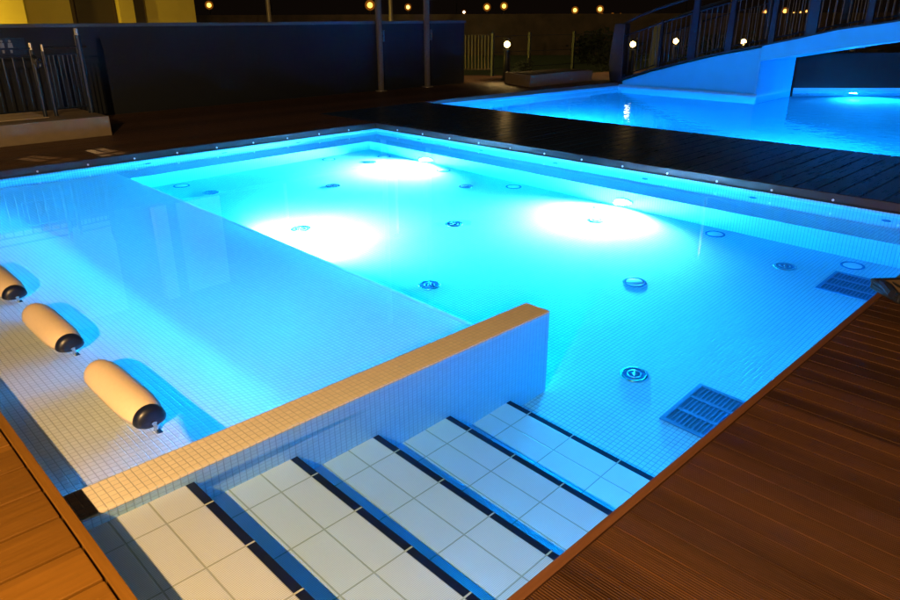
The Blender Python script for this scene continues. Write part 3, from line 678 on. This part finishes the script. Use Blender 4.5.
# ---- distant town lamps
far = [(27.04, 53.56, 2.19, .20, (1, .45, .06), 3.2), (37.31, 46.99, 2.19, .26, (1, .42, .05), 3.2), (39.62, 45.06, 2.04, .18, (1, .55, .12), 2.6), (42.85, 41.99, 1.66, .11, (1, .9, .65), 4),
       (44.11, 40.67, 2.02, .2, (1, .45, .06), 3), (45.02, 39.67, 2.09, .2, (1, .45, .06), 3), (48.51, 35.31, 1.77, .18, (1, .45, .07), 3), (49.62, 33.73, 1.83, .19, (1, .5, .08), 3.2),
       (49.72, 33.58, 1.42, .09, (1, .55, .2), 3), (50.17, 32.91, 1.42, .10, (1, .8, .5), 4), (50.5, 32.4, 1.42, .08, (1, .5, .25), 2), (55.34, 23.19, 1.56, .14, (1, .4, .07), 2.6),
       (55.84, 21.95, 1.62, .17, (1, .4, .07), 2.8), (56.16, 21.4, 1.47, .09, (1, .55, .12), 3), (56.3, 21.0, 1.52, .08, (1, .55, .12), 3), (56.3, 20.6, 1.6, .08, (1, .55, .12), 2.5), (56.0, 14.0, 1.40, .09, (1, .25, .2), 1)]
where = ['leftmost, above the dark wall', 'large orange one left of the first steel pole', 'starry one between the steel poles', 'small white one right of the steel poles', 'left of the pair above the garden gate', 'right of the pair above the garden gate',
         'lone orange one above the lawn', 'large one upper left of the bridge newel post', 'tiny one right below the large one by the newel post', 'tiny white one above the newel post', 'tiny reddish one above the newel post',
         'left of the orange pair over the bridge', 'right of the orange pair over the bridge', 'lowest of the short string over the bridge', 'middle of the short string over the bridge', 'highest of the short string over the bridge', 'tiny red one at the right edge']
for k, (x, y, z, r, c, s) in enumerate(far):
    t = thing('street_lamp', 'distant glowing lamp, '+where[k], 'street lamp', (x, y, 0), 'distant town lamps on the horizon')
    b = MB(); b.tube([(x*1.004, y*1.004, -.03), (x*1.004, y*1.004, z+.1)], .05, 6); b.build('pole', M_POST, t)
    b = MB(); bmesh.ops.create_icosphere(b.bm, subdivisions=3, radius=r*.8, matrix=Matrix.Translation((x, y, z))); b.build('bulb', glow('street_glow_%d' % k, c, s*1.5), t, smooth=True)
    mg = glow('halo_glow_%d' % k, (1, .30, .02), .55); nn = mg.node_tree.nodes; tr_ = nn.new('ShaderNodeBsdfTransparent'); ms = nn.new('ShaderNodeAddShader'); oo = [q for q in nn if q.type == 'OUTPUT_MATERIAL'][0]; em = [q for q in nn if q.type == 'EMISSION'][0]  # added see-through glowing shell imitates the orange halo round the lamp
    mg.node_tree.links.new(tr_.outputs[0], ms.inputs[0]); mg.node_tree.links.new(em.outputs[0], ms.inputs[1]); mg.node_tree.links.new(ms.outputs[0], oo.inputs[0]); em.inputs[1].default_value = .10
    b = MB(); bmesh.ops.create_icosphere(b.bm, subdivisions=3, radius=r*1.5, matrix=Matrix.Translation((x, y, z))); b.build('halo_shell', mg, t, smooth=True)

# ---- garden loungers under the bridge
for k, (x, y, lb) in enumerate(((22.2, 8.0, 'pale garden chair on the lawn under the bridge, left one'), (21.6, 6.9, 'garden chair on the lawn under the bridge, middle one'), (21.6, 6.1, 'garden chair on the lawn under the bridge, right one'))):
    t = thing('garden_chair', lb, 'chair', (x, y, 0), 'garden chairs on the lawn behind the bridge')
    b = MB(); b.box(x-.25, y-.25, .38, x+.25, y+.25, .43, .01); b.build('seat', M_PALE, t)
    b = MB(); b.prism([(y+.2, .44), (y+.25, .44), (y+.42, .9), (y+.37, .92)], x-.25, x+.25, 0); b.build('backrest', M_PALE, t)
    for dx in (-.22, .22):
        for dy in (-.22, .22): MB().tube([(x+dx, y+dy, -.03), (x+dx*.95, y+dy*.95, .379)], .015, 6).build('leg', M_PALE, t)

# ---- wicker thing lying on the right deck edge
bk = thing('deck_basket', 'dark wire basket with brown panels lying on the right deck edge', 'basket', (3.85, .62, 0))
u = Vector((.756, -.655, 0)); v = Vector((.655, .756, 0)); F0 = Vector((3.60, .675, 0)); h = .042
def bp(a, c, z): return tuple(F0+u*a+v*c+Vector((0, 0, z)))
b = MB(); Lb, Db = .62, .20
for z in (.010, h*.5, h): b.tube([bp(0, 0, z), bp(Lb, 0, z), bp(Lb, Db, z), bp(0, Db, z), bp(0, 0, z)], .009 if z < h else .013, 8)
for k in range(9):
    a = Lb*k/8; b.tube([bp(a, 0, .01), bp(a, 0, h)], .006, 6); b.tube([bp(a, Db, .01), bp(a, Db, h)], .006, 6); b.tube([bp(a, 0, h), bp(a, Db, h)], .006, 6)
b.tube([bp(-.02, .02, h), bp(.0, .10, h+.01), bp(.02, .16, h)], .022, 8)
b.build('wire_frame', M_POST, bk)
b = MB(); b.quad(bp(.02, .02, .008), bp(Lb-.02, .02, .008), bp(Lb-.02, Db-.02, .05), bp(.02, Db-.02, .05)); b.quad(bp(.02, .012, .01), bp(Lb-.02, .012, .01), bp(Lb-.02, .012, .065), bp(.02, .012, .065)); b.build('wicker_filling', M_CLOTH, bk)

for o in RECV:
    o.cycles.is_caustics_receiver = True
for o in S.objects:
    if o.name in ('water', 'water.001'):
        o.cycles.is_caustics_caster = True; o.cycles.is_caustics_receiver = False
